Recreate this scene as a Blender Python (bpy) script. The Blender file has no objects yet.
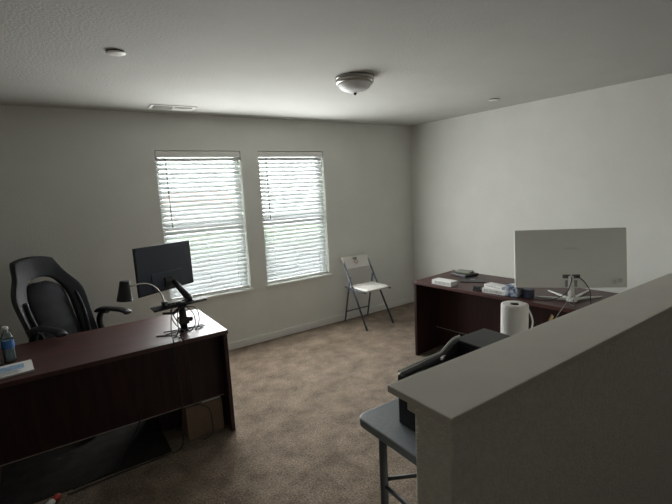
import bpy, bmesh, math, random
from mathutils import Vector, Matrix, Euler
random.seed(4)
C = bpy.context.scene.collection
SC = bpy.context.scene
PI = math.pi

# ------------------------------------------------------------------ camera
cd = bpy.data.cameras.new('camera'); cam = bpy.data.objects.new('camera', cd); C.objects.link(cam)
cR = Vector((0.82316987, -0.56570069, -0.04872473)); cU = Vector((0.12621651, 0.09864249, 0.98708614)); cF = Vector((0.55358899, 0.81868943, -0.15260029))
M = Matrix(((cR.x, cU.x, -cF.x), (cR.y, cU.y, -cF.y), (cR.z, cU.z, -cF.z)))
cam.matrix_world = Matrix.Translation((-4.214, -4.291, 1.688)) @ M.to_4x4()
cd.sensor_width = 36; cd.lens = 424.6 / 672 * 36; cd.clip_start = 0.02; cd.clip_end = 1000
SC.camera = cam

# ------------------------------------------------------------------ world: bright overcast sky
SKY = 12.0
w = bpy.data.worlds.new('world'); SC.world = w; w.use_nodes = True
nt = w.node_tree; bg = nt.nodes['Background']
tc = nt.nodes.new('ShaderNodeTexCoord'); sx = nt.nodes.new('ShaderNodeSeparateXYZ'); cr = nt.nodes.new('ShaderNodeValToRGB')
nt.links.new(tc.outputs['Generated'], sx.inputs[0]); nt.links.new(sx.outputs['Z'], cr.inputs[0]); nt.links.new(cr.outputs[0], bg.inputs[0])
cr.color_ramp.elements[0].position = 0.0; cr.color_ramp.elements[0].color = (1.0, 0.98, 0.95, 1)
cr.color_ramp.elements[1].position = 0.7; cr.color_ramp.elements[1].color = (0.90, 0.95, 1.0, 1)
bg.inputs[1].default_value = SKY

# light portals: guide the sampling of the daylight that enters the windows (they give no light themselves)
WINX = ((-3.300, -2.455), (-2.256, -1.425)); WZ = (0.635, 2.102)
def portal(loc, rot, sx_, sy_):
    l = bpy.data.lights.new('window_portal', 'AREA'); l.shape = 'RECTANGLE'; l.size = sx_; l.size_y = sy_
    l.cycles.is_portal = True
    o = bpy.data.objects.new('window_portal', l); C.objects.link(o); o.location = loc; o.rotation_euler = rot
for a, b in WINX:
    portal(((a+b)/2, 0.145, sum(WZ)/2), (-PI/2, 0, 0), b-a, WZ[1]-WZ[0])

# fill added just inside each blind: one window-sized area lamp boosts the daylight
def daylight(loc, rot, sx_, sy_, watts):
    l = bpy.data.lights.new('window_fill', 'AREA'); l.shape = 'RECTANGLE'; l.size = sx_; l.size_y = sy_; l.energy = watts; l.color = (1.0, 1.0, 0.97)
    o = bpy.data.objects.new('window_fill', l); C.objects.link(o); o.location = loc; o.rotation_euler = rot
for a, b in WINX:
    daylight(((a+b)/2, -0.07, sum(WZ)/2), (-PI/2+.05, 0, 0), b-a-.03, WZ[1]-WZ[0]-.06, 13.8)

SC.view_settings.view_transform = 'Standard'; SC.view_settings.look = 'None'; SC.view_settings.gamma = 1
SC.view_settings.use_curve_mapping = False
SC.view_settings.exposure = 0.9

# ------------------------------------------------------------------ materials
def mat(name, col, rough=0.6, var=0.0, vscale=8.0, bump=0.0, bscale=60.0, metal=0.0, coat=0.0, spec=0.5, stretch=None, col2=None, detail=4):
    m = bpy.data.materials.new(name); m.use_nodes = True
    n = m.node_tree.nodes; L = m.node_tree.links; p = n['Principled BSDF']
    p.inputs['Base Color'].default_value = (*col, 1); p.inputs['Roughness'].default_value = rough
    p.inputs['Metallic'].default_value = metal; p.inputs['Coat Weight'].default_value = coat; p.inputs['Specular IOR Level'].default_value = spec
    t = n.new('ShaderNodeTexCoord'); mp = n.new('ShaderNodeMapping'); L.new(t.outputs['Object'], mp.inputs[0])
    if stretch: mp.inputs['Scale'].default_value = stretch
    if var > 0 or col2:
        no = n.new('ShaderNodeTexNoise'); no.inputs['Scale'].default_value = vscale; no.inputs['Detail'].default_value = detail
        L.new(mp.outputs[0], no.inputs[0])
        r = n.new('ShaderNodeValToRGB'); L.new(no.outputs['Fac'], r.inputs[0]); L.new(r.outputs[0], p.inputs['Base Color'])
        r.color_ramp.elements[0].position = 0.35; r.color_ramp.elements[1].position = 0.65
        c2 = col2 or tuple(min(1, c*(1+var)) for c in col); c1 = col if col2 else tuple(c*(1-var) for c in col)
        r.color_ramp.elements[0].color = (*c1, 1); r.color_ramp.elements[1].color = (*c2, 1)
    if bump > 0:
        nb = n.new('ShaderNodeTexNoise'); nb.inputs['Scale'].default_value = bscale; nb.inputs['Detail'].default_value = 3
        L.new(mp.outputs[0], nb.inputs[0]); b = n.new('ShaderNodeBump'); b.inputs['Strength'].default_value = bump; b.inputs['Distance'].default_value = 0.01
        L.new(nb.outputs['Fac'], b.inputs['Height']); L.new(b.outputs[0], p.inputs['Normal'])
    return m
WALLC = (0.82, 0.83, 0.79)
m_wall = mat('painted_wall', WALLC, 0.75, 0.02, 3, 0.35, 110)
m_half = mat('painted_half_wall', (0.80, 0.78, 0.70), 0.8, 0.05, 40, 0.8, 120)
m_back = mat('unseen_wall_bounce_tone', (0.72, 0.69, 0.63), 0.8, 0.02, 3, 0.3, 110)  # unseen walls; tone chosen for how much light they bounce back
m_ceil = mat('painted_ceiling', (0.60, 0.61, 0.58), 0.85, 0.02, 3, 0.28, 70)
m_trim = mat('white_trim', (0.88, 0.88, 0.85), 0.4)
m_cap = mat('painted_cap', (0.70, 0.67, 0.60), 0.4, 0.03, 6, 0.05, 30)
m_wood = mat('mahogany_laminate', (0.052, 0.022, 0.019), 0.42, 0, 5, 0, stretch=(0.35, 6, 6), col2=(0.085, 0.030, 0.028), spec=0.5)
m_woodp = mat('mahogany_panel_shaded', (0.021, 0.008, 0.008), 0.5, 0, 5, 0, stretch=(6, 6, 0.5), col2=(0.038, 0.013, 0.013), spec=0.3)  # darker than the desk top: shade on the panels put into the colour
m_edge = mat('panel_edge', (0.30, 0.27, 0.24), 0.5, 0.1)
m_dark = mat('black_plastic', (0.012, 0.013, 0.016), 0.4, 0.1, 20, 0.05, 200)
m_darks = mat('black_gloss_plastic', (0.010, 0.011, 0.014), 0.18)
m_navy = mat('dark_monitor_shell', (0.022, 0.031, 0.058), 0.42, 0.05, 8)
m_leather = mat('black_leather', (0.012, 0.015, 0.022), 0.45, 0.15, 12, 0.3, 90)
m_mesh = mat('black_cushion_fabric', (0.010, 0.012, 0.018), 0.7, 0.2, 60, 0.4, 260)
m_leather2 = mat('charcoal_leather', (0.035, 0.037, 0.045), 0.38, 0.1, 12, 0.3, 90)
m_silver = mat('silver_plastic', (0.80, 0.81, 0.78), 0.35, 0.02, 5, spec=0.5)
m_chrome = mat('polished_metal', (0.62, 0.62, 0.62), 0.22, metal=1.0)
m_nickel = mat('brushed_nickel', (0.42, 0.40, 0.38), 0.28, metal=1.0)
m_white = mat('white_plastic', (0.74, 0.73, 0.69), 0.45, 0.02, 10)
m_blind = mat('slat_white', (0.8, 0.8, 0.8), 0.5)
m_bframe = mat('blue_grey_steel', (0.055, 0.068, 0.095), 0.4, 0.05, 20)
m_table = mat('grey_table_top', (0.21, 0.235, 0.255), 0.42, 0.06, 60, 0.15, 300)
m_tleg = mat('grey_table_legs', (0.06, 0.065, 0.07), 0.45, 0.05, 20)
m_paper = mat('white_paper', (0.78, 0.78, 0.77), 0.8, 0.02, 20)
m_towel = mat('paper_towel', (0.90, 0.89, 0.86), 0.95, 0.02, 60, 0.25, 200)
m_card = mat('cardboard', (0.17, 0.115, 0.08), 0.85, 0.08, 12)
m_green = mat('grey_green_cover', (0.25, 0.28, 0.22), 0.6, 0.1, 20)
m_cable = mat('black_cable', (0.012, 0.012, 0.013), 0.5)
m_gcable = mat('grey_cable', (0.30, 0.31, 0.32), 0.4)
m_wcable = mat('white_cable', (0.7, 0.7, 0.68), 0.5)
m_tan = mat('tan_wood', (0.55, 0.40, 0.18), 0.6, 0.1, 20)
m_red = mat('red_plastic', (0.45, 0.05, 0.03), 0.4, 0.05, 20)
m_blue = mat('blue_print', (0.05, 0.17, 0.42), 0.5, 0.2, 60)
m_blue2 = mat('blue_floral_print', (0.03, 0.06, 0.15), 0.5, 0, 35, col2=(0.50, 0.56, 0.64), detail=2)
m_print = mat('printed_panel', (0.30, 0.32, 0.33), 0.6, 0, 60, col2=(0.72, 0.73, 0.70), stretch=(1, 1, 3))
m_logo = mat('logo_grey', (0.58, 0.59, 0.58), 0.4)
m_pale = mat('pale_blue_print', (0.28, 0.42, 0.60), 0.6, 0.25, 50)
m_ink = mat('grey_ink', (0.12, 0.12, 0.13), 0.6)
m_slot = mat('dark_slot', (0.012, 0.012, 0.013), 0.9, spec=0.15)
m_alab = mat('alabaster_glass', (0.86, 0.87, 0.88), 0.42, 0.06, 14)
m_grass = mat('lawn', (0.07, 0.15, 0.03), 0.95, 0, 0.3, col2=(0.16, 0.24, 0.07))
m_soil = mat('pale_ground', (0.42, 0.40, 0.37), 0.95, 0.1, 0.05)
m_bounce = mat('pale_bounce_ground', (0.55, 0.54, 0.52), 0.9, 0.06, 0.6)
m_sheet = mat('dark_sheet', (0.028, 0.026, 0.025), 0.95, 0.2, 12, spec=0.15)
m_stucco = mat('stucco', (0.42, 0.38, 0.33), 0.9, 0.05, 2)
m_tile = mat('roof_tile', (0.22, 0.11, 0.08), 0.8, 0.2, 3)
m_frosty = mat('clear_bottle', (0.48, 0.55, 0.56), 0.08, 0.05, 10)

def carpet_mat():
    m = bpy.data.materials.new('carpet'); m.use_nodes = True
    n = m.node_tree.nodes; L = m.node_tree.links; p = n['Principled BSDF']; p.inputs['Roughness'].default_value = 1.0
    p.inputs['Specular IOR Level'].default_value = 0.1; p.inputs['Sheen Weight'].default_value = 0.15
    t = n.new('ShaderNodeTexCoord')
    a = n.new('ShaderNodeTexNoise'); a.inputs['Scale'].default_value = 6.0; a.inputs['Detail'].default_value = 6; a.inputs['Roughness'].default_value = 0.65; a.inputs['Distortion'].default_value = 0.2
    b = n.new('ShaderNodeTexNoise'); b.inputs['Scale'].default_value = 95; b.inputs['Detail'].default_value = 3
    L.new(t.outputs['Object'], a.inputs[0]); L.new(t.outputs['Object'], b.inputs[0])
    r = n.new('ShaderNodeValToRGB'); r.color_ramp.elements[0].position = 0.36; r.color_ramp.elements[1].position = 0.64
    r.color_ramp.elements[0].color = (0.155, 0.115, 0.083, 1); r.color_ramp.elements[1].color = (0.29, 0.225, 0.168, 1)
    L.new(a.outputs['Fac'], r.inputs[0])
    r2 = n.new('ShaderNodeValToRGB'); r2.color_ramp.elements[0].position = 0.3; r2.color_ramp.elements[1].position = 0.7
    r2.color_ramp.elements[0].color = (0.40, 0.40, 0.40, 1); r2.color_ramp.elements[1].color = (1.30, 1.30, 1.30, 1)
    L.new(b.outputs['Fac'], r2.inputs[0])
    mx = n.new('ShaderNodeMix'); mx.data_type = 'RGBA'; mx.blend_type = 'MULTIPLY'; mx.inputs[0].default_value = 1
    L.new(r.outputs[0], mx.inputs[6]); L.new(r2.outputs[0], mx.inputs[7]); L.new(mx.outputs[2], p.inputs['Base Color'])
    bp = n.new('ShaderNodeBump'); bp.inputs['Strength'].default_value = 0.5; bp.inputs['Distance'].default_value = 0.012
    L.new(b.outputs['Fac'], bp.inputs['Height']); L.new(bp.outputs[0], p.inputs['Normal'])
    return m
m_carpet = carpet_mat()
def slat_mat():
    m = bpy.data.materials.new('blind_slat'); m.use_nodes = True
    n = m.node_tree.nodes; L = m.node_tree.links; n.remove(n['Principled BSDF'])
    d = n.new('ShaderNodeBsdfDiffuse'); d.inputs[0].default_value = (0.74, 0.75, 0.77, 1)
    t = n.new('ShaderNodeBsdfTranslucent'); t.inputs[0].default_value = (0.7, 0.72, 0.74, 1)
    x = n.new('ShaderNodeMixShader'); x.inputs[0].default_value = 0.16
    L.new(d.outputs[0], x.inputs[1]); L.new(t.outputs[0], x.inputs[2]); L.new(x.outputs[0], n['Material Output'].inputs[0]); return m
m_slat = slat_mat()
def glass_mat(name, tint, f):
    m = bpy.data.materials.new(name); m.use_nodes = True
    n = m.node_tree.nodes; L = m.node_tree.links; n.remove(n['Principled BSDF'])
    t = n.new('ShaderNodeBsdfTransparent'); t.inputs[0].default_value = (*tint, 1)
    g = n.new('ShaderNodeBsdfGlossy'); g.inputs['Roughness'].default_value = 0.02
    fr = n.new('ShaderNodeFresnel'); fr.inputs[0].default_value = f
    x = n.new('ShaderNodeMixShader'); L.new(fr.outputs[0], x.inputs[0]); L.new(t.outputs[0], x.inputs[1]); L.new(g.outputs[0], x.inputs[2]); L.new(x.outputs[0], n['Material Output'].inputs[0]); return m
m_glass = glass_mat('window_glass', (0.95, 0.97, 0.96), 1.45)
m_pet = glass_mat('clear_plastic', (0.80, 0.88, 0.90), 1.5)

# ------------------------------------------------------------------ mesh helpers
class B:
    def __init__(s): s.bm = bmesh.new()
    def box(s, x0, x1, y0, y1, z0, z1, rot=None, piv=None):
        v = [s.bm.verts.new((x, y, z)) for x in (x0, x1) for y in (y0, y1) for z in (z0, z1)]
        for f in ((0,1,3,2),(4,6,7,5),(0,4,5,1),(2,3,7,6),(0,2,6,4),(1,5,7,3)): s.bm.faces.new([v[i] for i in f])
        if rot:
            pv = Vector(piv or ((x0+x1)/2, (y0+y1)/2, (z0+z1)/2)); R = Euler(rot).to_matrix()
            for q in v: q.co = R @ (q.co - pv) + pv
        return s
    def obox(s, c, sz, R):
        v = [s.bm.verts.new(Vector(c) + R @ Vector((x*sz[0]/2, y*sz[1]/2, z*sz[2]/2))) for x in (-1, 1) for y in (-1, 1) for z in (-1, 1)]
        for f in ((0,1,3,2),(4,6,7,5),(0,4,5,1),(2,3,7,6),(0,2,6,4),(1,5,7,3)): s.bm.faces.new([v[i] for i in f])
        return s
    def tube(s, pts, r, n=10, closed=False, flat=1.0):
        pts = [Vector(p) for p in pts]; rs = r if isinstance(r, (list, tuple)) else [r]*len(pts)
        rings = []; up = None
        for i, p in enumerate(pts):
            a = pts[i-1] if (i > 0 or closed) else p; b = pts[(i+1) % len(pts)] if (i < len(pts)-1 or closed) else p
            t = (b-a).normalized()
            if up is None:
                up = Vector((0,0,1)) if abs(t.z) < 0.9 else Vector((1,0,0))
            u = t.cross(up)
            if u.length < 1e-4: u = t.orthogonal()
            u.normalize(); v = u.cross(t).normalized(); up = v
            rings.append([s.bm.verts.new(p + rs[i]*(u*math.cos(2*PI*k/n) + v*flat*math.sin(2*PI*k/n))) for k in range(n)])
        m = len(rings)
        for i in range(m if closed else m-1):
            A, Bq = rings[i], rings[(i+1) % m]
            for k in range(n):
                f = s.bm.faces.new((A[k], A[(k+1)%n], Bq[(k+1)%n], Bq[k])); f.smooth = True
        if not closed:
            s.bm.faces.new(list(reversed(rings[0]))); s.bm.faces.new(rings[-1])
        return s
    def lathe(s, prof, c=(0,0,0), n=32, cap=True, R=None, smooth=True):
        rings = []; c = Vector(c)
        for r, z in prof:
            ring = []
            for k in range(n):
                q = Vector((r*math.cos(2*PI*k/n), r*math.sin(2*PI*k/n), z))
                if R: q = R @ q
                ring.append(s.bm.verts.new(q + c))
            rings.append(ring)
        for A, Bq in zip(rings, rings[1:]):
            for k in range(n):
                f = s.bm.faces.new((A[k], A[(k+1)%n], Bq[(k+1)%n], Bq[k])); f.smooth = smooth
        if cap:
            s.bm.faces.new(list(reversed(rings[0]))); s.bm.faces.new(rings[-1])
        return s
    def prism(s, poly, t0, t1, axis='y'):
        # poly: 2D points; extruded along axis from t0 to t1
        def P(a, b, t): return {'y': (a, t, b), 'x': (t, a, b), 'z': (a, b, t)}[axis]
        A = [s.bm.verts.new(P(a, b, t0)) for a, b in poly]; Bq = [s.bm.verts.new(P(a, b, t1)) for a, b in poly]
        s.bm.faces.new(A); s.bm.faces.new(list(reversed(Bq)))
        for i in range(len(poly)):
            j = (i+1) % len(poly); s.bm.faces.new((A[j], A[i], Bq[i], Bq[j]))
        return s
    def build(s, name, m, parent=None, bevel=0.0, seg=2, sub=0, label=None, loc=None):
        bmesh.ops.recalc_face_normals(s.bm, faces=s.bm.faces[:])
        me = bpy.data.meshes.new(name); s.bm.to_mesh(me); s.bm.free()
        o = bpy.data.objects.new(name, me); C.objects.link(o)
        for mm in (m if isinstance(m, (list, tuple)) else [m]): me.materials.append(mm)
        if parent: o.parent = parent
        if bevel:
            md = o.modifiers.new('bevel', 'BEVEL'); md.width = bevel; md.segments = seg; md.limit_method = 'ANGLE'; md.angle_limit = 0.6
        if sub:
            md = o.modifiers.new('sub', 'SUBSURF'); md.levels = sub; md.render_levels = sub
            for p in me.polygons: p.use_smooth = True
        if label: o['label'] = label
        if loc: o.location = loc
        return o
def tag(o, label, cat, group=None):
    o['label'] = label; o['category'] = cat
    if group: o['group'] = group
    return o
def thing(name, label, cat, loc=(0,0,0), rz=0, group=None):
    o = bpy.data.objects.new(name, None); C.objects.link(o); o.empty_display_size = 0.1
    o.location = loc; o.rotation_euler = (0, 0, rz); return tag(o, label, cat, group)
def struct(o):
    o['kind'] = 'structure'; return o
def bez(pts, k=8):
    # Catmull-Rom through points
    P = [Vector(p) for p in pts]; P = [P[0]*2-P[1]] + P + [P[-1]*2-P[-2]]; out = []
    for i in range(1, len(P)-2):
        for j in range(k):
            t = j/k; a, b, c, d = P[i-1], P[i], P[i+1], P[i+2]
            out.append(0.5*((2*b) + (c-a)*t + (2*a-5*b+4*c-d)*t*t + (3*b-a-3*c+d)*t**3))
    out.append(P[-2]); return out
def text(s, size, ext, m, parent, name, loc, R, label=None):
    cu = bpy.data.curves.new(name, 'FONT'); cu.body = s; cu.size = size; cu.extrude = ext; cu.align_x = 'CENTER'; cu.align_y = 'CENTER'
    o = bpy.data.objects.new('tmp_text', cu); C.objects.link(o)
    dg = bpy.context.evaluated_depsgraph_get(); me = bpy.data.meshes.new_from_object(o.evaluated_get(dg))
    bpy.data.objects.remove(o); me.materials.clear(); me.materials.append(m)
    me.transform(Matrix.Translation(loc) @ R.to_4x4())
    q = bpy.data.objects.new(name, me); C.objects.link(q)
    if parent: q.parent = parent
    if label: q['label'] = label
    return q

# ================================================================== SETTING
H = 2.44; XL = -6.6; YB = -7.6
struct(B().box(XL-.15, .15, YB-.15, .15, -.12, 0).build('floor', m_carpet))
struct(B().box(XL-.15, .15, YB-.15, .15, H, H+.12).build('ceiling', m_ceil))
def wall_holes(name, u0, u1, holes, th0, th1, axis, m=m_wall, z1=H):
    b = B(); us = sorted({u0, u1, *[h[0] for h in holes], *[h[1] for h in holes]}); zs = sorted({0, z1, *[h[2] for h in holes], *[h[3] for h in holes]})
    for a, c in zip(us, us[1:]):
        for d, e in zip(zs, zs[1:]):
            if any(h[0] <= a and c <= h[1] and h[2] <= d and e <= h[3] for h in holes): continue
            if axis == 'x': b.box(a, c, th0, th1, d, e)
            else: b.box(th0, th1, a, c, d, e)
    bmesh.ops.remove_doubles(b.bm, verts=b.bm.verts[:], dist=1e-5)
    return struct(b.build(name, m))
wall_holes('wall_window', XL, 0, [(a, b, *WZ) for a, b in WINX], 0, .15, 'x')
wall_holes('wall_right', YB, .15, [], 0, .15, 'y')
wall_holes('wall_left', YB, .15, [], XL-.15, XL, 'y', m_back)
wall_holes('wall_back', XL, 0, [], YB-.15, YB, 'x', m_back)
def base(name, x0, x1, y0, y1):
    b = B(); b.box(x0, x1, y0, y1, 0, .083); return struct(b.build(name, m_trim, bevel=.004))
base('baseboard_window', XL, -.013, -.013, 0); base('baseboard_right', -.013, 0, YB, 0)

# windows
for i, (a, b) in enumerate(WINX):
    z0, z1 = WZ; zm = 1.365
    f = B(); y0, y1 = .085, .135
    f.box(a, a+.045, y0, y1, z0, z1).box(b-.045, b, y0, y1, z0, z1).box(a+.045, b-.045, y0, y1, z0, z0+.05).box(a+.045, b-.045, y0, y1, z1-.045, z1)
    f.box(a+.045, b-.045, y0-.005, y1, zm-.025, zm+.025)
    fo = struct(f.build('window_%d' % (i+1), m_trim, bevel=.004))
    B().box(a+.045, b-.045, .108, .112, z0+.05, zm-.025).box(a+.045, b-.045, .118, .122, zm+.025, z1-.045).build('window_glass', m_glass, fo)
    s = B().box(a-.02, b+.02, -.028, .0, z0-.022, z0-.002).box(a+.001, b-.001, -.001, .085, z0-.010, z0+.001).build('window_sill', m_trim, fo, bevel=.003)
    # blind: slats tilted, with valance, bottom rail, cords and a tilt wand
    bl = thing('window_blind', 'white horizontal slat blind in the %s window' % ('left, nearer' if i == 0 else 'right, farther'), 'blind', ((a+b)/2, .045, z0), 0, 'horizontal window blinds')
    hw = (b-a)/2 - .006
    B().box(-hw, hw, -.038, .028, 1.405, 1.462).build('valance', m_trim, bl, bevel=.004)
    sb = B(); n = 31; tl = math.radians(46)
    for k in range(n):
        zc = .058 + k*(1.385-.058)/(n-1)
        prof = []
        for q in range(5):
            u = -.025 + .05*q/4; arch = .003*(1-(u/.025)**2)
            prof.append((u*math.cos(tl) - arch*math.sin(tl)*-1, zc + u*math.sin(tl) + arch*math.cos(tl)))
        th = .0025; poly = [(y, z) for y, z in prof] + [(y, z-th) for y, z in reversed(prof)]
        sb.prism(poly, -hw+.004, hw-.004, 'x')
    sb.build('slats', m_slat, bl)
    B().box(-hw+.004, hw-.004, -.024, .024, .012, .034).build('bottom_rail', m_trim, bl, bevel=.004)
    cb = B()
    for cx in (-hw*.72, hw*.0, hw*.72):
        for yy in (-.027, .027): cb.tube([(cx, yy, .03), (cx, yy, 1.41)], .0011, 5)
    cb.build('ladder_cords', m_trim, bl)
    B().tube([(-hw+.085, -.036, 1.40), (-hw+.085, -.040, 1.36), (-hw+.088, -.040, .73)], .0042, 7).build('tilt_wand', m_ink, bl, label='dark thin tilt wand')

# half wall with painted cap
hwall = struct(B().box(-3.475, -.001, -3.655, -3.53, 0, 1.118).build('wall_half', m_half, bevel=.006))
ap = B().box(-3.47, -.001, -3.53, -3.497, 1.078, 1.118); ap.build('apron_trim', m_cap, hwall, bevel=.004)
B().box(-3.494, -.001, -3.672, -3.445, 1.118, 1.139).build('cap', m_cap, hwall, bevel=.003)

# ------------------------------------------------------------------ outside
struct(B().box(-60, 90, 13, 46, -3.1, -3.0).build('ground_lawn', m_grass))
struct(B().box(-60, 90, .6, 13, -3.1, -3.0).build('ground_bounce', m_bounce))  # unseen near ground, added pale to bounce light up onto the ceiling
struct(B().box(-200, 300, 46, 400, -3.12, -3.02).build('ground_far', m_soil))
ho = thing('house', 'pale neighbouring house with a reddish tiled roof seen through the right blind', 'house', (14.5, 58, -3.0), .2)
B().box(-7, 7, -5, 5, 0, 3.0).build('house_wall', m_stucco, ho)
rb = B(); vs = [rb.bm.verts.new(p) for p in ((-7.6,-5.6,3),(7.6,-5.6,3),(7.6,5.6,3),(-7.6,5.6,3),(-3,0,5.2),(3,0,5.2))]
for f in ((0,1,5,4),(1,2,5),(2,3,4,5),(3,0,4),(3,2,1,0)): rb.bm.faces.new([vs[i] for i in f])
rb.build('roof', m_tile, ho)

# ================================================================== CEILING FITTINGS
lt = thing('ceiling_light', 'flush mount ceiling light with white glass bowl and nickel rim', 'lamp', (-2.30, -1.80, H), 0); lt.scale = (.92, .92, .92)
B().lathe([(.145, 0), (.150, -.006), (.150, -.018), (.140, -.022), (.146, -.028), (.146, -.044), (.135, -.050), (.10, -.048)]).build('rim', m_nickel, lt)
B().lathe([(.133, -.046), (.128, -.062), (.112, -.082), (.085, -.099), (.052, -.110), (.02, -.115), (.004, -.116)]).build('glass_bowl', m_alab, lt)
B().lathe([(.004, -.113), (.011, -.116), (.012, -.122), (.007, -.130), (.002, -.134)], n=16).build('finial', m_slot, lt)
for j, (x, y, l) in enumerate(((-3.80, -1.72, 'round ceiling sprinkler cover nearer the window wall and vent'), (-.53, -1.67, 'small sprinkler cover on the ceiling close to the right wall'))):
    sp = thing('sprinkler_cover', l, 'sprinkler', (x, y, H), 0, 'ceiling sprinkler covers')
    B().lathe([(.040, 0), (.040, -.006)], n=28).build('collar', m_slot, sp)
    B().lathe([(.045, -.006), (.048, -.008), (.046, -.011), (.02, -.013), (.002, -.0135)], n=28).build('cover_plate', m_trim, sp)
vt = thing('ceiling_vent', 'white rectangular air vent with louvres set in the ceiling', 'vent', (-3.18, -.325, H), 0)
B().box(-.16, .16, -.062, .062, -.0035, -.0005).build('duct_opening', m_slot, vt)
fb = B(); fb.box(-.19, .19, -.09, -.062, -.008, -.0005).box(-.19, .19, .062, .09, -.008, -.0005).box(-.19, -.16, -.062, .062, -.008, -.0005).box(.16, .19, -.062, .062, -.008, -.0005)
fb.build('frame', m_trim, vt, bevel=.002)
for k in range(5):
    B().box(-.156, -.008, -.008, .008, -.0006, .0003, rot=(math.radians(68), 0, 0)).build('louvre', m_trim, vt, loc=(0, -.048+.024*k, -.0105))
    B().box(.008, .156, -.008, .008, -.0006, .0003, rot=(math.radians(-40 if k > 1 else 60), 0, 0)).build('louvre', m_trim, vt, loc=(0, -.048+.024*k, -.0105))
B().box(-.006, .006, -.062, .062, -.012, -.004).build('divider', m_trim, vt)

# ================================================================== DESKS
def desk(label, loc, rz, L, D, rec, pb, ped=True):
    # local: x along the length, y from the visitor's side (0) to the sitter's side (D)
    t = thing('office_desk', label, 'desk', loc, rz, 'mahogany office desks')
    B().box(0, L, 0, D, .722, .75).build('desk_top', m_wood, t, bevel=.003)
    for a, b in ((.006, .034), (L-.034, L-.006)):
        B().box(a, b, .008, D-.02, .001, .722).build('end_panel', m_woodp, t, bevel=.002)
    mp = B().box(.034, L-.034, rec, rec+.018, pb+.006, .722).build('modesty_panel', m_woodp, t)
    B().box(.034, L-.034, rec-.001, rec+.019, pb, pb+.006).build('edge_strip', m_edge, mp)
    return t
dl = desk('long dark mahogany desk in the left foreground with monitor arm on it', (-5.077, -1.533, 0), 0, 1.80, .70, .105, .245)
RZ = math.radians(-84.67)
dr = desk('dark mahogany desk along the right wall with white monitor on it', (-1.372, -1.384, 0), RZ, 1.80, .66, .31, .22)
# right desk: hanging pedestal with drawers on the sitter's side
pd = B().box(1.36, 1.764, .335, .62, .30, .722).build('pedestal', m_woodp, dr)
for k in range(2): 
    d = B().box(1.375, 1.75, .62, .636, .315+.2*k, .505+.2*k).build('drawer', m_wood, dr, bevel=.002)
    B().tube([(1.50, .636, .42+.2*k), (1.50, .655, .42+.2*k), (1.62, .655, .42+.2*k), (1.62, .636, .42+.2*k)], .005, 8).build('handle', m_nickel, d)
def pedestal(dk, x0, x1, y0, y1, z0):
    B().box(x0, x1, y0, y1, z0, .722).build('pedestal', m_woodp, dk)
    for k in range(2):
        d = B().box(x0+.014, x1-.014, y1, y1+.016, z0+.02+.33*k, z0+.34+.33*k).build('drawer', m_wood, dk, bevel=.002)
        xm = (x0+x1)/2; zh = z0+.19+.33*k
        B().tube([(xm-.065, y1+.016, zh), (xm-.065, y1+.035, zh), (xm+.065, y1+.035, zh), (xm+.065, y1+.016, zh)], .005, 8).build('handle', m_nickel, d)
pedestal(dr, .036, .44, .335, .60, .03)
pedestal(dl, 1.36, 1.764, .27, .66, .03)
def pd_left():
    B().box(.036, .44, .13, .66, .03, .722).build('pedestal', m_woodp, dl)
    for k in range(2):
        d = B().box(.05, .425, .66, .676, .05+.33*k, .37+.33*k).build('drawer', m_wood, dl, bevel=.002)
        B().tube([(.17, .676, .22+.33*k), (.17, .695, .22+.33*k), (.30, .695, .22+.33*k), (.30, .676, .22+.33*k)], .005, 8).build('handle', m_nickel, d)
pd_left()

# ================================================================== OFFICE CHAIR (left, behind the desk)
ch = thing('office_chair', 'black padded racing-style office chair behind the left desk', 'chair', (-4.105, -.66, .004), math.radians(32))
# local: faces -y
bk = B()
# back shell outline (x, z), leaned back
def lean(p, y0):   # p=(x,z): y from lean
    return y0 + (p[1]-.50)*.30
out = [(-.235,.46),(-.25,.60),(-.255,.74),(-.265,.88),(-.275,.97),(-.262,1.04),(-.225,1.10),(-.185,1.16),(-.170,1.22),(-.150,1.275),(-.08,1.295),(0,1.30)]
outline = out + [(-x, z) for x, z in reversed(out[:-1])]
hole = [(-.10,1.085),(-.075,1.125),(-.03,1.142),(.03,1.142),(.075,1.125),(.10,1.085),(.055,1.105),(0,1.112),(-.055,1.105)]
def shell(bm, outer, inner, f, th):
    # ring surface between outer and inner loops of same length, thick
    n = len(outer); V = {}
    for s, off in ((0, 0), (1, th)):
        V[s] = ([bm.verts.new((x, f((x, z))+off, z)) for x, z in outer], [bm.verts.new((x, f((x, z))+off+(.015 if s == 0 else -.01), z)) for x, z in inner])
    for i in range(n):
        j = (i+1) % n
        bm.faces.new((V[0][0][i], V[0][0][j], V[0][1][j], V[0][1][i])); bm.faces.new((V[1][0][j], V[1][0][i], V[1][1][i], V[1][1][j]))
        bm.faces.new((V[0][0][j], V[0][0][i], V[1][0][i], V[1][0][j])); bm.faces.new((V[0][1][i], V[0][1][j], V[1][1][j], V[1][1][i]))
inn = [(-.150,.50),(-.155,.62),(-.158,.74),(-.165,.86),(-.168,.93),(-.160,.99),(-.142,1.04),(-.120,1.085),(-.100,1.105),(-.075,1.122),(-.035,1.132),(0,1.134)]
inner = inn + [(-x, z) for x, z in reversed(inn[:-1])]
fy = lambda p: .12 + (p[1]-.50)*.42 - .55*abs(p[0])**1.6*(1.0 if p[1] < 1.15 else .6)
def bx_(p): return (p[0]*.95, .46+(p[1]-.46)*.955)
fy0 = fy; fy = lambda p: fy0((p[0], p[1]))
s_ = B(); shell(s_.bm, [bx_(p) for p in outline], [bx_(p) for p in inner], fy, .07); s_.build('back_frame', m_leather, ch, bevel=.012, seg=3, sub=1)
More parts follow.
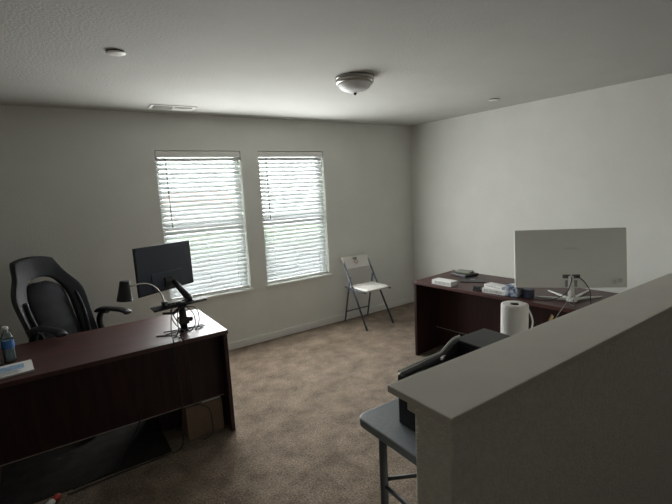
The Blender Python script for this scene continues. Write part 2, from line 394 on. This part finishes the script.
# centre cushion, a gap at the top leaves the crescent opening under the head pad
cin = [(x*.99, z) for x, z in inn[:6]] + [(-.135,1.03),(-.105,1.065),(-.06,1.085),(0,1.092)]
cush = cin + [(-x, z) for x, z in reversed(cin[:-1])]
cb = B(); bmv = []
fc = lambda x, z: .12 + (z-.50)*.42 + .012
rows = 12; cols = 8; fr = []; bk_ = []
for r_ in range(rows+1):
    z = .50 + (1.098-.50)*r_/rows
    hwid = .153 + .012*min(1, (z-.5)/.4)
    if z > 1.0: hwid *= math.sqrt(max(.12, 1-((z-1.0)/.10)**2))
    zz = .46+(z-.46)*.955
    fr.append([cb.bm.verts.new((-.00+.95*hwid*(2*c/cols-1), fc(0, z) - .035*(1-(2*c/cols-1)**2) - .014*abs(math.sin(r_*PI/2)), zz)) for c in range(cols+1)])
    bk_.append([cb.bm.verts.new((-.00+.95*hwid*(2*c/cols-1), fc(0, z)+.05, zz)) for c in range(cols+1)])
for r_ in range(rows):
    for c in range(cols):
        cb.bm.faces.new((fr[r_][c], fr[r_][c+1], fr[r_+1][c+1], fr[r_+1][c])); cb.bm.faces.new((bk_[r_][c+1], bk_[r_][c], bk_[r_+1][c], bk_[r_+1][c+1]))
    cb.bm.faces.new((fr[r_][0], fr[r_+1][0], bk_[r_+1][0], bk_[r_][0])); cb.bm.faces.new((fr[r_+1][cols], fr[r_][cols], bk_[r_][cols], bk_[r_+1][cols]))
for c in range(cols):
    cb.bm.faces.new((fr[0][c+1], fr[0][c], bk_[0][c], bk_[0][c+1])); cb.bm.faces.new((fr[rows][c], fr[rows][c+1], bk_[rows][c+1], bk_[rows][c]))
cb.build('back_cushion', m_mesh, ch, sub=1)
for sx_ in (-1, 1):   # bolster accent strips
    B().tube(bez([(sx_*.95*a, fy((.95*a, z))-o, .46+(z-.46)*.955) for a, z, o in ((.165,.55,.01),(.185,.70,.015),(.205,.86,.012),(.20,.98,.01))]), [.008]+[.017]*23+[.008], 10, flat=.6).build('side_bolster', m_leather2, ch)
sb = B().box(-.24, .24, -.27, .20, .43, .53); sb.build('seat', m_leather, ch, bevel=.045, seg=4, sub=1)
for sx_ in (-1, 1):
    arm = B().tube(bez([(sx_*.18, .10, .43), (sx_*.25, .11, .45), (sx_*.275, .13, .58), (sx_*.26, .13, .70), (sx_*.262, .09, .775), (sx_*.26, .02, .790)], 8), .021, 10, flat=1.3).build('arm_support', m_dark, ch)
    B().tube(bez([(sx_*.265, -.215, .785), (sx_*.26, -.16, .806), (sx_*.255, -.02, .810), (sx_*.26, .09, .800), (sx_*.265, .14, .775)], 6), [.024]+[.038]*23+[.026], 12, flat=.42).build('armrest', m_dark, ch)
B().lathe([(.028, .10), (.028, .30), (.05, .31), (.12, .40), (.12, .43)], n=20).build('gas_column', m_dark, ch)
for k in range(5):
    a = 2*PI*k/5+.3; c, s = math.cos(a), math.sin(a)
    lg = B().tube([(0, 0, .115), (.12*c, .12*s, .11), (.30*c, .30*s, .075)], [.034, .028, .018], 10, flat=.8).build('star_leg', m_dark, ch)
    Rr = Euler((PI/2, 0, a+.6)).to_matrix()
    B().lathe([(.020, -.022), (.027, -.018), (.027, -.004), (.015, 0), (.027, .004), (.027, .018), (.020, .022)], c=(.30*c, .30*s, .0285), n=16, R=Rr).build('caster', m_dark, lg)

# ================================================================== LEFT DESK ITEMS
# monitor seen from behind, on a clamp arm
def monitor_rot(yaw, tilt, roll):
    a, t, r = map(math.radians, (yaw, tilt, roll))
    X = Vector((math.cos(a), math.sin(a), 0)); N = Vector((-math.sin(a), math.cos(a), 0)); Z = Vector((0, 0, 1))
    Z2 = Z*math.cos(t) + N*math.sin(t); X2 = X*math.cos(r) + Z2*math.sin(r); Z3 = Z2*math.cos(r) - X*math.sin(r); Y = Z3.cross(X2)
    return Matrix(((X2.x, Y.x, Z3.x), (X2.y, Y.y, Z3.y), (X2.z, Y.z, Z3.z)))
mo = thing('monitor', 'black computer monitor seen from behind on a clamp arm, left desk', 'monitor', (-3.547, -1.129, 1.178))
R = monitor_rot(34.1, 2, -1.6); mo.rotation_euler = R.to_euler()
# local: -y faces the camera (back), +y screen
W_, H_ = .537, .330
B().box(-W_/2, W_/2, 0, .010, -H_/2, H_/2).build('bezel', m_dark, mo, bevel=.003)
B().box(-W_/2+.006, W_/2-.006, .0102, .011, -H_/2+.012, H_/2-.006).build('screen', m_darks, mo)
B().prism([(-.25,-.150),(.25,-.150),(.262,-.14),(.262,.14),(.25,.158),(-.25,.158),(-.262,.14),(-.262,-.14)], -.004, .0, 'y').build('back_cover', m_navy, mo, bevel=.003)
B().box(-.15, .15, -.010, -.004, -.140, -.03).build('back_housing', m_navy, mo, bevel=.003, seg=3)
B().box(-.04, .04, -.020, -.010, -.140, -.070).build('mount_plate', m_dark, mo, bevel=.002)
# arm
ar = thing('monitor_stand', 'black pole stand with clamp arm and tray on left desk', 'monitor stand', (-3.515, -1.33, .75))
B().lathe([(.03, .0015), (.03, .012), (.018, .016)], n=24).build('clamp_base', m_dark, ar)
fb = B()
for a_ in (158, 200, 15, -8): 
    a = math.radians(a_); fb.tube([(0, 0, .010), (.14*math.cos(a), .10*math.sin(a), .008)], [.009, .006], 8, flat=.7)
fb.build('foot', m_dark, ar)
B().tube([(0, 0, .01), (0, 0, .21)], .024, 14).build('pole', m_dark, ar)
kb = B().box(-.030, .034, -.030, .030, .05, .10); kb.build('lower_collar', m_dark, ar, bevel=.006)
B().lathe([(.010, -.018), (.016, -.014), (.016, .014), (.010, .018)], c=(.045, -.005, .075), n=14, R=Euler((0, PI/2, 0)).to_matrix()).build('collar_knob', m_dark, ar)
B().box(-.026, .026, -.028, .028, .165, .205).build('upper_collar', m_dark, ar, bevel=.006)
c0 = Vector((-3.515, -1.33, .75)); mp_ = mo.matrix_basis @ Vector((0, -.034, -.05)) if False else (Vector((-3.547, -1.129, 1.178)) + R @ Vector((0.02, -.038, -.105)))
elbow = Vector((-3.455, -1.30, .965))
B().tube([Vector((0, 0, .195)), elbow-c0-Vector((0,0,.01))], .015, 10).build('lower_arm', m_dark, ar)
B().tube([elbow-c0, elbow-c0+(mp_-elbow)*.5, mp_-c0], [.026, .023, .020], 10, flat=.8).build('upper_arm', m_dark, ar)
B().lathe([(.022, -.022), (.024, 0), (.020, .018)], c=elbow-c0, n=16).build('elbow_joint', m_dark, ar)
B().box(-.19, .16, -.055, .075, .188, .196, rot=(0, math.radians(-3), 0)).build('tray', m_slot, ar, bevel=.003)
B().tube([(-.14, -.06, .165), (-.07, -.05, .150), (0, -.02, .185)], [.007, .010, .012], 8).build('tray_brace', m_dark, ar)
sh = thing('paper_sheet', 'white paper sheet on the right end of the monitor stand tray', 'paper', (-3.385, -1.315, .954), .2)
B().box(-.055, .055, -.035, .035, 0, .0012).build('sheet', m_paper, sh)
# small things on the tray
tb = Vector((-3.515, -1.33, .75))
cc = thing('charging_hub', 'small grey cable hub lying on the monitor arm tray', 'hub', (-3.575, -1.325, .938))
B().box(-.05, .05, -.02, .02, .0105, .028).build('case', m_gcable, cc, bevel=.004)
for k in range(3): B().box(-.035+.028*k, -.018+.028*k, -.0208, -.02, .014, .021).build('port', m_slot, cc)
# gooseneck lamp
la = thing('gooseneck_lamp', 'gooseneck desk lamp with black cone shade clipped to the tray', 'lamp', (-3.62, -1.31, .9))
l0 = Vector((-3.62, -1.31, .9))
B().box(-.016, .016, -.03, .03, .028, .072).build('clip', m_dark, la, bevel=.004)
neck = [(-3.622,-1.325,.965),(-3.640,-1.33,1.035),(-3.675,-1.34,1.090),(-3.725,-1.345,1.122),(-3.775,-1.35,1.128),(-3.825,-1.35,1.122)]
B().tube([p-l0 for p in bez(neck)], .0052, 8).build('gooseneck', m_chrome, la)
Rl = Euler((0, math.radians(6), 0)).to_matrix()
B().lathe([(.026,.0), (.030,-.004), (.036,-.055), (.048,-.125), (.0485,-.127), (.045,-.126), (.033,-.06), (.024,-.010)], c=Vector((-3.850,-1.35,1.162))-l0, n=28, R=Rl).build('lamp_shade', m_dark, la)
B().lathe([(.008, 0), (.018, -.02), (.022, -.05), (.015, -.072), (.003, -.08)], c=Vector((-3.853,-1.35,1.140))-l0, n=16, R=Rl).build('bulb', m_white, la)
# cables of the arm
def cable(label, pts, r=.0036, m=None, name='cable', group=None, k=8):
    o = B().tube(bez(pts, k), r, 7).build(name, m or m_cable); return tag(o, label, 'cable', group)
G1 = 'cables hanging from the monitor arm'
cable('black cable dropping from arm tray over desk front to the floor, leftmost', [(-3.59,-1.37,.935),(-3.615,-1.42,.86),(-3.63,-1.46,.78),(-3.64,-1.545,.752),(-3.645,-1.550,.60),(-3.63,-1.552,.40),(-3.64,-1.548,.20),(-3.65,-1.53,.05),(-3.68,-1.515,.006),(-3.78,-1.52,.005),(-4.03,-1.528,.005),(-4.31,-1.545,.005)], group=G1)
cable('black cable from arm pole running down the desk front behind the box flap', [(-3.55,-1.37,.93),(-3.575,-1.42,.85),(-3.58,-1.50,.765),(-3.575,-1.548,.74),(-3.56,-1.552,.55),(-3.56,-1.55,.36),(-3.545,-1.535,.30)], group=G1)
cable('black cable hanging in a wide bow right of the arm pole', [(-3.485,-1.335,.92),(-3.43,-1.35,.90),(-3.415,-1.36,.84),(-3.43,-1.375,.78),(-3.455,-1.39,.757),(-3.40,-1.36,.756)], group=G1)
cable('black cable crossing from the tray diagonally to the pole foot', [(-3.60,-1.37,.925),(-3.60,-1.40,.86),(-3.565,-1.405,.80),(-3.53,-1.40,.765),(-3.56,-1.43,.756),(-3.62,-1.45,.756)], group=G1)
cable('black cable looping off the arm pole on the right side', [(-3.497,-1.35,.93),(-3.455,-1.37,.87),(-3.45,-1.38,.80),(-3.478,-1.385,.76),(-3.50,-1.39,.754)], group=G1)
cable('black cable curving from tray to the left across the desk top', [(-3.60,-1.36,.92),(-3.57,-1.40,.83),(-3.585,-1.41,.757),(-3.64,-1.37,.754),(-3.70,-1.33,.754)], group=G1)
cable('thin black cable looped over the front of the cardboard box', [(-3.545,-1.470,.262),(-3.50,-1.468,.250),(-3.44,-1.466,.20),(-3.425,-1.466,.12),(-3.43,-1.475,.03),(-3.47,-1.49,.006),(-3.51,-1.495,.006)], group=None)
cable('long black cable hanging below the desk panel to the floor', [(-3.86,-1.440,.30),(-3.90,-1.446,.21),(-3.97,-1.45,.10),(-4.03,-1.46,.012),(-4.12,-1.49,.009),(-4.28,-1.512,.007)], group=None)
# bottle(s), papers
def bottle(x, y, label):
    t = thing('water_bottle', label, 'bottle', (x, y, .7505), 0, 'water bottles on the left desk')
    B().lathe([(.026,0),(.031,.004),(.0315,.03),(.030,.04),(.0315,.05),(.0315,.14),(.029,.155),(.020,.175),(.013,.186),(.0125,.198)], n=28).build('body', m_pet, t)
    B().lathe([(.024,.004),(.029,.008),(.029,.128),(.024,.129)], n=24).build('water', m_frosty, t)
    B().lathe([(.0322,.085),(.0324,.088),(.0324,.132),(.0322,.135)], n=28, cap=False).build('label_band', m_blue, t, label='blue printed label')
    B().lathe([(.0145,.196),(.0150,.199),(.0150,.212),(.0135,.215)], n=20).build('bottle_cap', m_white, t)
    return t
bottle(-4.492, -1.175, 'clear water bottle with blue label, the right one on left desk')
bottle(-4.560, -1.215, 'clear water bottle cut off by the left picture edge')
bo = thing('booklet', 'white booklet with blue print lying beside the water bottle', 'booklet', (-4.475, -1.365, .7505), math.radians(5))
B().box(-.095, .095, -.10, .10, 0, .010).build('pages', m_paper, bo, bevel=.001)
pr = B().box(-.06, .055, -.02, .06, .0101, .0104); pr.build('printed_picture', m_pale, bo, label='blue printed picture')
tx = B()
for k in range(6): tx.box(-.07, .02+.05*random.random(), -.085+.011*k, -.081+.011*k, .0101, .0104)
tx.build('text_lines', m_ink, bo)
# under the desk
bx = thing('cardboard_box', 'brown cardboard box under the right end of the left desk', 'box', (-3.455, -1.34, 0))
B().box(-.135, .118, -.105, .070, .001, .236).build('box_body', m_card, bx, bevel=.003)
B().box(-.02, .112, -.09, -.055, .2365, .2395).build('paper_slip', m_paper, bx, label='thin white paper slip on top')
mt = tag(B().box(-4.80, -3.715, -1.497, -.32, .0005, .0045).build('floor_sheet', m_sheet, bevel=.001), 'thin dark grey sheet on the carpet under the left desk', 'mat')  # thin dark sheet laid over the carpet under the desk
mk = thing('marker_pen', 'white marker with a red cap lying on the carpet by the desk', 'marker', (-4.375, -1.575, .021), math.radians(50))
RX = Euler((0, PI/2, 0)).to_matrix()
B().lathe([(.013,-.10),(.019,-.095),(.019,-.012),(.015,-.004)], n=18, R=RX).build('barrel', m_white, mk)
B().lathe([(.015,-.004),(.0195,0),(.0195,.035),(.016,.04)], n=18, R=RX).build('pen_cap', m_red, mk, label='red cap')

# ================================================================== WHITE FOLDING CHAIR
fcq = thing('folding_chair', 'white folding chair with blue-grey frame against the window wall', 'chair', (-1.075, -.285, 0))
for sx_ in (-1, 1):
    B().tube([(sx_*.205, -.235, .004), (sx_*.19, .225, .80)], .0115, 10).build('front_leg', m_bframe, fcq)
    B().tube([(sx_*.180, .235, .004), (sx_*.178, .10, .585)], .0105, 10).build('rear_leg', m_bframe, fcq)
    B().tube([(sx_*.180, .205, .45), (sx_*.19, -.06, .44), (sx_*.19, -.22, .445)], .009, 8).build('seat_rail', m_bframe, fcq)
B().tube([(-.18, .213, .13), (.18, .213, .13)], .008, 8).build('crossbar', m_bframe, fcq)
B().tube([(-.192, .190, .700), (.192, .190, .700)], .006, 8).build('back_rail', m_bframe, fcq)
st = B()
sp = [(-.175,.12),(-.18,-.17),(-.165,-.22),(-.11,-.24),(.11,-.24),(.165,-.22),(.18,-.17),(.175,.12)]
st.prism(sp, .452, .478, 'z'); st.build('seat', m_white, fcq, bevel=.008, seg=3)
bkp = B(); n = 10; A_ = []
for k in range(n+1):
    x = -.200+.400*k/n; yy = .012*math.sin(PI*k/n)*1.6
    A_.append([bkp.bm.verts.new(p) for p in ((x, .150+yy, .675), (x, .160+yy+.012, .672), (x, .228+yy+.012, .815), (x, .216+yy, .818))])
for k in range(n):
    for j in range(4): bkp.bm.faces.new((A_[k][j], A_[k][(j+1)%4], A_[k+1][(j+1)%4], A_[k+1][j]))
bkp.bm.faces.new(A_[0]); bkp.bm.faces.new(list(reversed(A_[-1])))
bk = bkp.build('backrest', m_white, fcq, bevel=.004)
# sticker on the backrest
Rb = Euler((-math.atan2(.066, .143), 0, 0)).to_matrix()
B().obox((-.015, .2005+.002, .790), (.062, .002, .020), Rb).build('grip_slot', m_ink, fcq, label='dark slot near the top of the backrest')
rg = B(); rg.tube([Vector((-.012, .178+.0045, .752)) + Rb @ Vector((.024*math.cos(a*PI/8), 0, .024*math.sin(a*PI/8))) for a in range(16)], .004, 6, closed=True, flat=1)
rg.build('round_sticker', mat('rust_sticker', (.30,.12,.09), .6, .1, 30), fcq, label='rust-red ring sticker')

# ================================================================== RIGHT DESK ITEMS
def RP(x, y, z=.7505): return (x, y, z)
m2 = thing('monitor', 'large white curved monitor seen from behind on the right desk', 'monitor', (-.973, -2.664, 1.062))
R2 = monitor_rot(-46.2, 8, .2); m2.rotation_euler = R2.to_euler()
W2, H2 = .784, .446
# curved panel: local -y is the back (towards camera)
cbm = B(); n = 16; Rg = []
for k in range(n+1):
    x = -W2/2 + W2*k/n; d = -.0 + .030*((2*k/n-1)**2)
    Rg.append([cbm.bm.verts.new(p) for p in ((x, d-.010, -H2/2), (x, d+.008, -H2/2), (x, d+.008, H2/2), (x, d-.010, H2/2))])
for k in range(n):
    for j in range(4): cbm.bm.faces.new((Rg[k][j], Rg[k][(j+1)%4], Rg[k+1][(j+1)%4], Rg[k+1][j]))
cbm.bm.faces.new(Rg[0]); cbm.bm.faces.new(list(reversed(Rg[-1])))
cbm.build('shell', m_silver, m2, bevel=.004)
sc_ = B(); Rg = []
for k in range(n+1):
    x = (-W2/2+.008) + (W2-.016)*k/n; d = .030*((2*k/n-1)**2)*.96
    Rg.append([sc_.bm.verts.new((x, d+.0105, z)) for z in (-H2/2+.015, H2/2-.008)])
for k in range(n): sc_.bm.faces.new((Rg[k][0], Rg[k+1][0], Rg[k+1][1], Rg[k][1]))
so = sc_.build('screen', m_darks, m2); md = so.modifiers.new('th', 'SOLIDIFY'); md.thickness = .002; md.offset = 0
Rt = Matrix(((1,0,0),(0,0,-1),(0,1,0)))
text('SAMSUNG', .022, .0006, m_logo, m2, 'maker_logo', Vector((0, -.0105, .075)), Rt, 'embossed grey maker lettering')
B().box(-.058, -.006, -.0120, -.0095, -.150, -.122).box(.006, .062, -.0120, -.0095, -.150, -.122).build('port_recess', m_ink, m2)
B().box(-.042, .042, -.0165, -.0095, -.215, -.165).build('stand_mount', m_gcable, m2, bevel=.003)
ls = B(); ls.box(.285, .310, -.0065, -.004, -.195, -.165).box(.325, .350, -.0045, -.002, -.185, -.155).build('rating_sticker', m_logo, m2)
# stand as part of the monitor, in world coordinates turned into the monitor's local frame
Minv = (Matrix.Translation((-.973, -2.664, 1.062)) @ R2.to_4x4()).inverted()
def loc2(p): return Minv @ Vector(p)
hub = Vector((-1.050, -2.722, .765))
B().tube([loc2(hub), loc2((-1.030,-2.708,.82)), loc2((-.995,-2.684,.93))], [.026, .022, .020], 14).build('stand_neck', m_silver, m2)
B().lathe([(.034,-.0135),(.040,-.008),(.034,.006),(.022,.016)], c=loc2(hub), n=20, R=R2.inverted()).build('stand_hub', m_silver, m2)
for e in ((-1.110,-2.475,.7565), (-.780,-2.815,.7565), (-.880,-2.45,.7565), (-.660,-2.665,.7565)):
    B().tube([loc2(hub), loc2(Vector(e)*.5+hub*.5+Vector((0,0,.002))), loc2(e)], [.018, .012, .006], 10, flat=.7).build('stand_leg', m_silver, m2)
def w2(x, y, z): return (Matrix.Translation((-.973, -2.664, 1.062)) @ R2.to_4x4()) @ Vector((x, y, z))
GC = 'cables behind the white monitor'
cable('black cable from the monitor ports curving down to the left', [w2(-.01,-.014,-.138), w2(-.004,-.04,-.15), w2(-.02,-.05,-.20), w2(-.055,-.04,-.27), (-1.155,-2.60,.7545), (-1.19,-2.50,.7545)], .0032, group=GC)
cable('black cable from the monitor ports curving down to the right', [w2(.034,-.014,-.138), w2(.045,-.035,-.14), w2(.085,-.045,-.18), w2(.12,-.04,-.25), (-1.01,-2.84,.7545), (-1.06,-2.90,.7545)], .0032, group=GC)

bA = thing('labelled_box', 'small white printed box at the far front corner of right desk', 'box', (-1.27, -1.69, .7505), RZ)
B().box(-.105, .105, -.05, .05, 0, .042).build('carton', m_paper, bA, bevel=.002)
B().box(-.075, .09, -.0508, -.0501, .008, .034).build('printed_label', m_print, bA)
dv = thing('device', 'flat black electronic device near the wall on right desk', 'device', (-.845, -1.575, .7505), RZ-.2)
B().box(-.10, .10, -.09, .09, 0, .026).build('case', m_dark, dv, bevel=.006)
B().box(-.07, .07, -.06, .06, .0262, .0275).build('keypad', m_darks, dv)
nb = tag(B().box(-.075, .075, -.05, .05, 0, .014).build('notebook', m_green, bevel=.002), 'grey-green notebook resting on top of the flat black device', 'notebook')
nb.location = (-.83, -1.56, .7783); nb.rotation_euler = (0, 0, RZ+.15)
pdm = thing('folder', 'flat dark folder lying in the middle of right desk', 'folder', (-.965, -1.765, .7505), RZ+.55)
B().box(-.115, .115, -.10, .10, 0, .006).build('cover', m_dark, pdm, bevel=.001)
B().box(-.02, .02, -.012, .012, .0061, .0066).build('emblem', m_gcable, pdm)
sbk = thing('stapler', 'small black block-shaped stapler at the front edge of right desk', 'stapler', (-1.25, -2.035, .7505), RZ)
B().box(-.035, .035, -.022, .022, 0, .014).build('stapler_base', m_dark, sbk, bevel=.003)
B().box(-.035, .033, -.018, .018, .018, .040).build('stapler_top', m_dark, sbk, bevel=.005)
B().box(-.033, -.018, -.016, .016, .012, .020).build('hinge', m_dark, sbk)
wb = thing('envelope_box', 'long white box under another beside the blue patterned pack', 'box', (-1.205, -2.190, .7505), RZ+.05, 'white boxes stacked on the right desk')
B().box(-.10, .10, -.055, .055, 0, .040).build('carton', m_paper, wb, bevel=.002)
B().box(-.085, .07, -.0558, -.0551, .010, .030).build('printed_label', m_print, wb)
wb2 = thing('envelope_box', 'topmost white box lying tilted on the long white box', 'box', (-1.19, -2.175, .791), RZ-.10, 'white boxes stacked on the right desk')
B().box(-.085, .085, -.045, .045, 0, .024).build('carton', m_paper, wb2, bevel=.002)
B().box(-.07, .07, -.0458, -.0451, .006, .018).build('printed_label', m_print, wb2)
tb_ = thing('tissue_pack', 'blue and white patterned tissue pack beside the white boxes', 'tissue pack', (-1.19, -2.340, .7505), RZ+.05)
B().box(-.052, .052, -.05, .05, 0, .090).build('wrapper', m_blue2, tb_, bevel=.008, seg=3)
B().lathe([(.018,.089),(.016,.094),(.010,.099),(.002,.101)], n=10).build('tissue', m_paper, tb_)
nbx = thing('black_case', 'dark square case between the patterned pack and white monitor', 'case', (-1.165, -2.445, .7505), RZ)
B().box(-.035, .035, -.035, .035, 0, .07).build('case_body', m_navy, nbx, bevel=.006)
B().box(-.037, .037, -.037, .037, .050, .054).build('lid_seam', m_dark, nbx)

# ================================================================== FOLDING TABLE, PRINTER, TOWEL ROLL
ft = thing('folding_table', 'grey plastic folding table behind the half wall', 'table', (-3.247, -3.449, 0))
LT, DT = 1.52, .505
def rrect(x0, x1, y0, y1, r, n=6):
    pts = []
    for cx, cy, a0 in ((x1-r, y1-r, 0), (x0+r, y1-r, 90), (x0+r, y0+r, 180), (x1-r, y0+r, 270)):
        for k in range(n+1):
            a = math.radians(a0+90*k/n); pts.append((cx+r*math.cos(a), cy+r*math.sin(a)))
    return pts
B().prism(rrect(0, LT, 0, DT, .045), .697, .735, 'z').build('table_top', m_table, ft, bevel=.007, seg=3)
for x in (.095, LT-.095):
    for y in (.06, DT-.06):
        B().tube([(x, y, .001), (x, y, .697)], .018, 12).build('leg', m_tleg, ft)
    B().tube([(x, .06, .40), (x, DT-.06, .40)], .010, 8).build('leg_crossbar', m_tleg, ft)
    B().tube([(x, .06, .12), (x, DT-.06, .12)], .010, 8).build('leg_crossbar', m_tleg, ft)
    B().tube([(x, DT-.06, .43), (x+(.3 if x < 1 else -.3), DT/2, .45)], .009, 8).build('brace', m_tleg, ft)

pt = thing('printer', 'black inkjet printer on the grey folding table', 'printer', (-3.145, -3.435, .7355))
PX, PY = .545, .335      # footprint
B().box(0, PX, 0, PY, .0, .165).build('printer_body', m_dark, pt, bevel=.006)
# side walls of the output well, with the sloping left arm
sideprof = [(0,.165),(0,.204),(.015,.212),(.14,.221),(.235,.226),(.258,.236),(.30,.260),(.325,.268),(.36,.269),(.36,.165)]
B().prism(sideprof, PY-.03, PY-.001, 'y').build('side_rail', m_dark, pt, bevel=.004)
B().prism(sideprof, .001, .03, 'y').build('side_rail', m_dark, pt, bevel=.004)
B().prism([(.004,.166),(.004,.196),(.02,.205),(.10,.210),(.10,.166)], .03, PY-.03, 'y').build('control_panel', m_darks, pt, bevel=.003)
B().box(.34, PX, .03, PY-.03, .166, .25).box(.36, PX, .001, PY-.001, .166, .25).build('scanner_unit', m_dark, pt, bevel=.004)
B().box(.335, PX+.002, -.001, PY+.001, .251, .270).build('scanner_lid', m_dark, pt, bevel=.005)
B().prism([(.12,.168),(.33,.205),(.33,.209),(.12,.172)], .05, PY-.05, 'y').build('paper_tray', m_gcable, pt)
B().tube([(.20, PY-.045, .222), (.225, PY-.045, .236)], .006, 8).build('bar', m_chrome, pt, label='small bright latch')  # short bright metal piece beside the output well
tube_pts = [(.004,PY-.004,.2165),(.08,PY-.006,.2235),(.17,PY-.008,.2295),(.235,PY-.01,.2325),(.258,PY-.01,.243),(.30,PY-.01,.267),(.325,PY-.01,.2755),(.36,PY-.01,.2765)]
gc = cable('grey cable lying along the edge of the black printer', [Vector(p)+Vector((-3.145, -3.435, .7375)) for p in tube_pts], .005, m_logo)
pt2 = thing('paper_towel_roll', 'white paper towel roll standing on the folding table', 'paper towel', (-2.275, -3.045, .7355))
B().lathe([(.021,.0015),(.066,.0015),(.067,.01),(.067,0.299),(.065,0.308),(.058,0.311),(.022,0.308)], n=48, cap=False).build('towel_sheets', m_towel, pt2)
B().lathe([(.0195,.002),(.0215,.002),(.0215,0.299),(.0195,0.299),(.0195,.002)], n=24, cap=False).build('cardboard_core', m_card, pt2)
cable('white cable looping up beside the paper towel roll', [(-2.185,-3.06,.745),(-2.165,-3.05,.87),(-2.175,-3.05,.98),(-2.15,-3.04,.995),(-2.095,-3.03,.94),(-2.08,-3.03,.89),(-2.11,-3.03,.84),(-2.16,-3.03,.81)], .0045, m_wcable)
cable('thin grey cable stretching from the folding table towards the white monitor', [(-1.90,-3.02,.80),(-1.80,-3.01,.86),(-1.62,-2.99,.93),(-1.45,-2.95,.92),(-1.30,-2.86,.84),(-1.17,-2.80,.756),(-1.12,-2.74,.755)], .002, m_gcable)
pn = thing('paint_stick', 'tan wooden stick standing up behind the half wall cap', 'stick', (-2.44, -3.20, .7355), 0)
B().box(-.011, .011, -.003, .003, .03, .362, rot=(0, math.radians(43), 0), piv=(0, 0, 0)).build('stick_blade', m_tan, pn, bevel=.001)
B().lathe([(.030,0),(.038,.004),(.042,.10),(.040,.10),(.036,.008)], c=(.035,0,0), n=20).build('holder_cup', m_dark, pn)
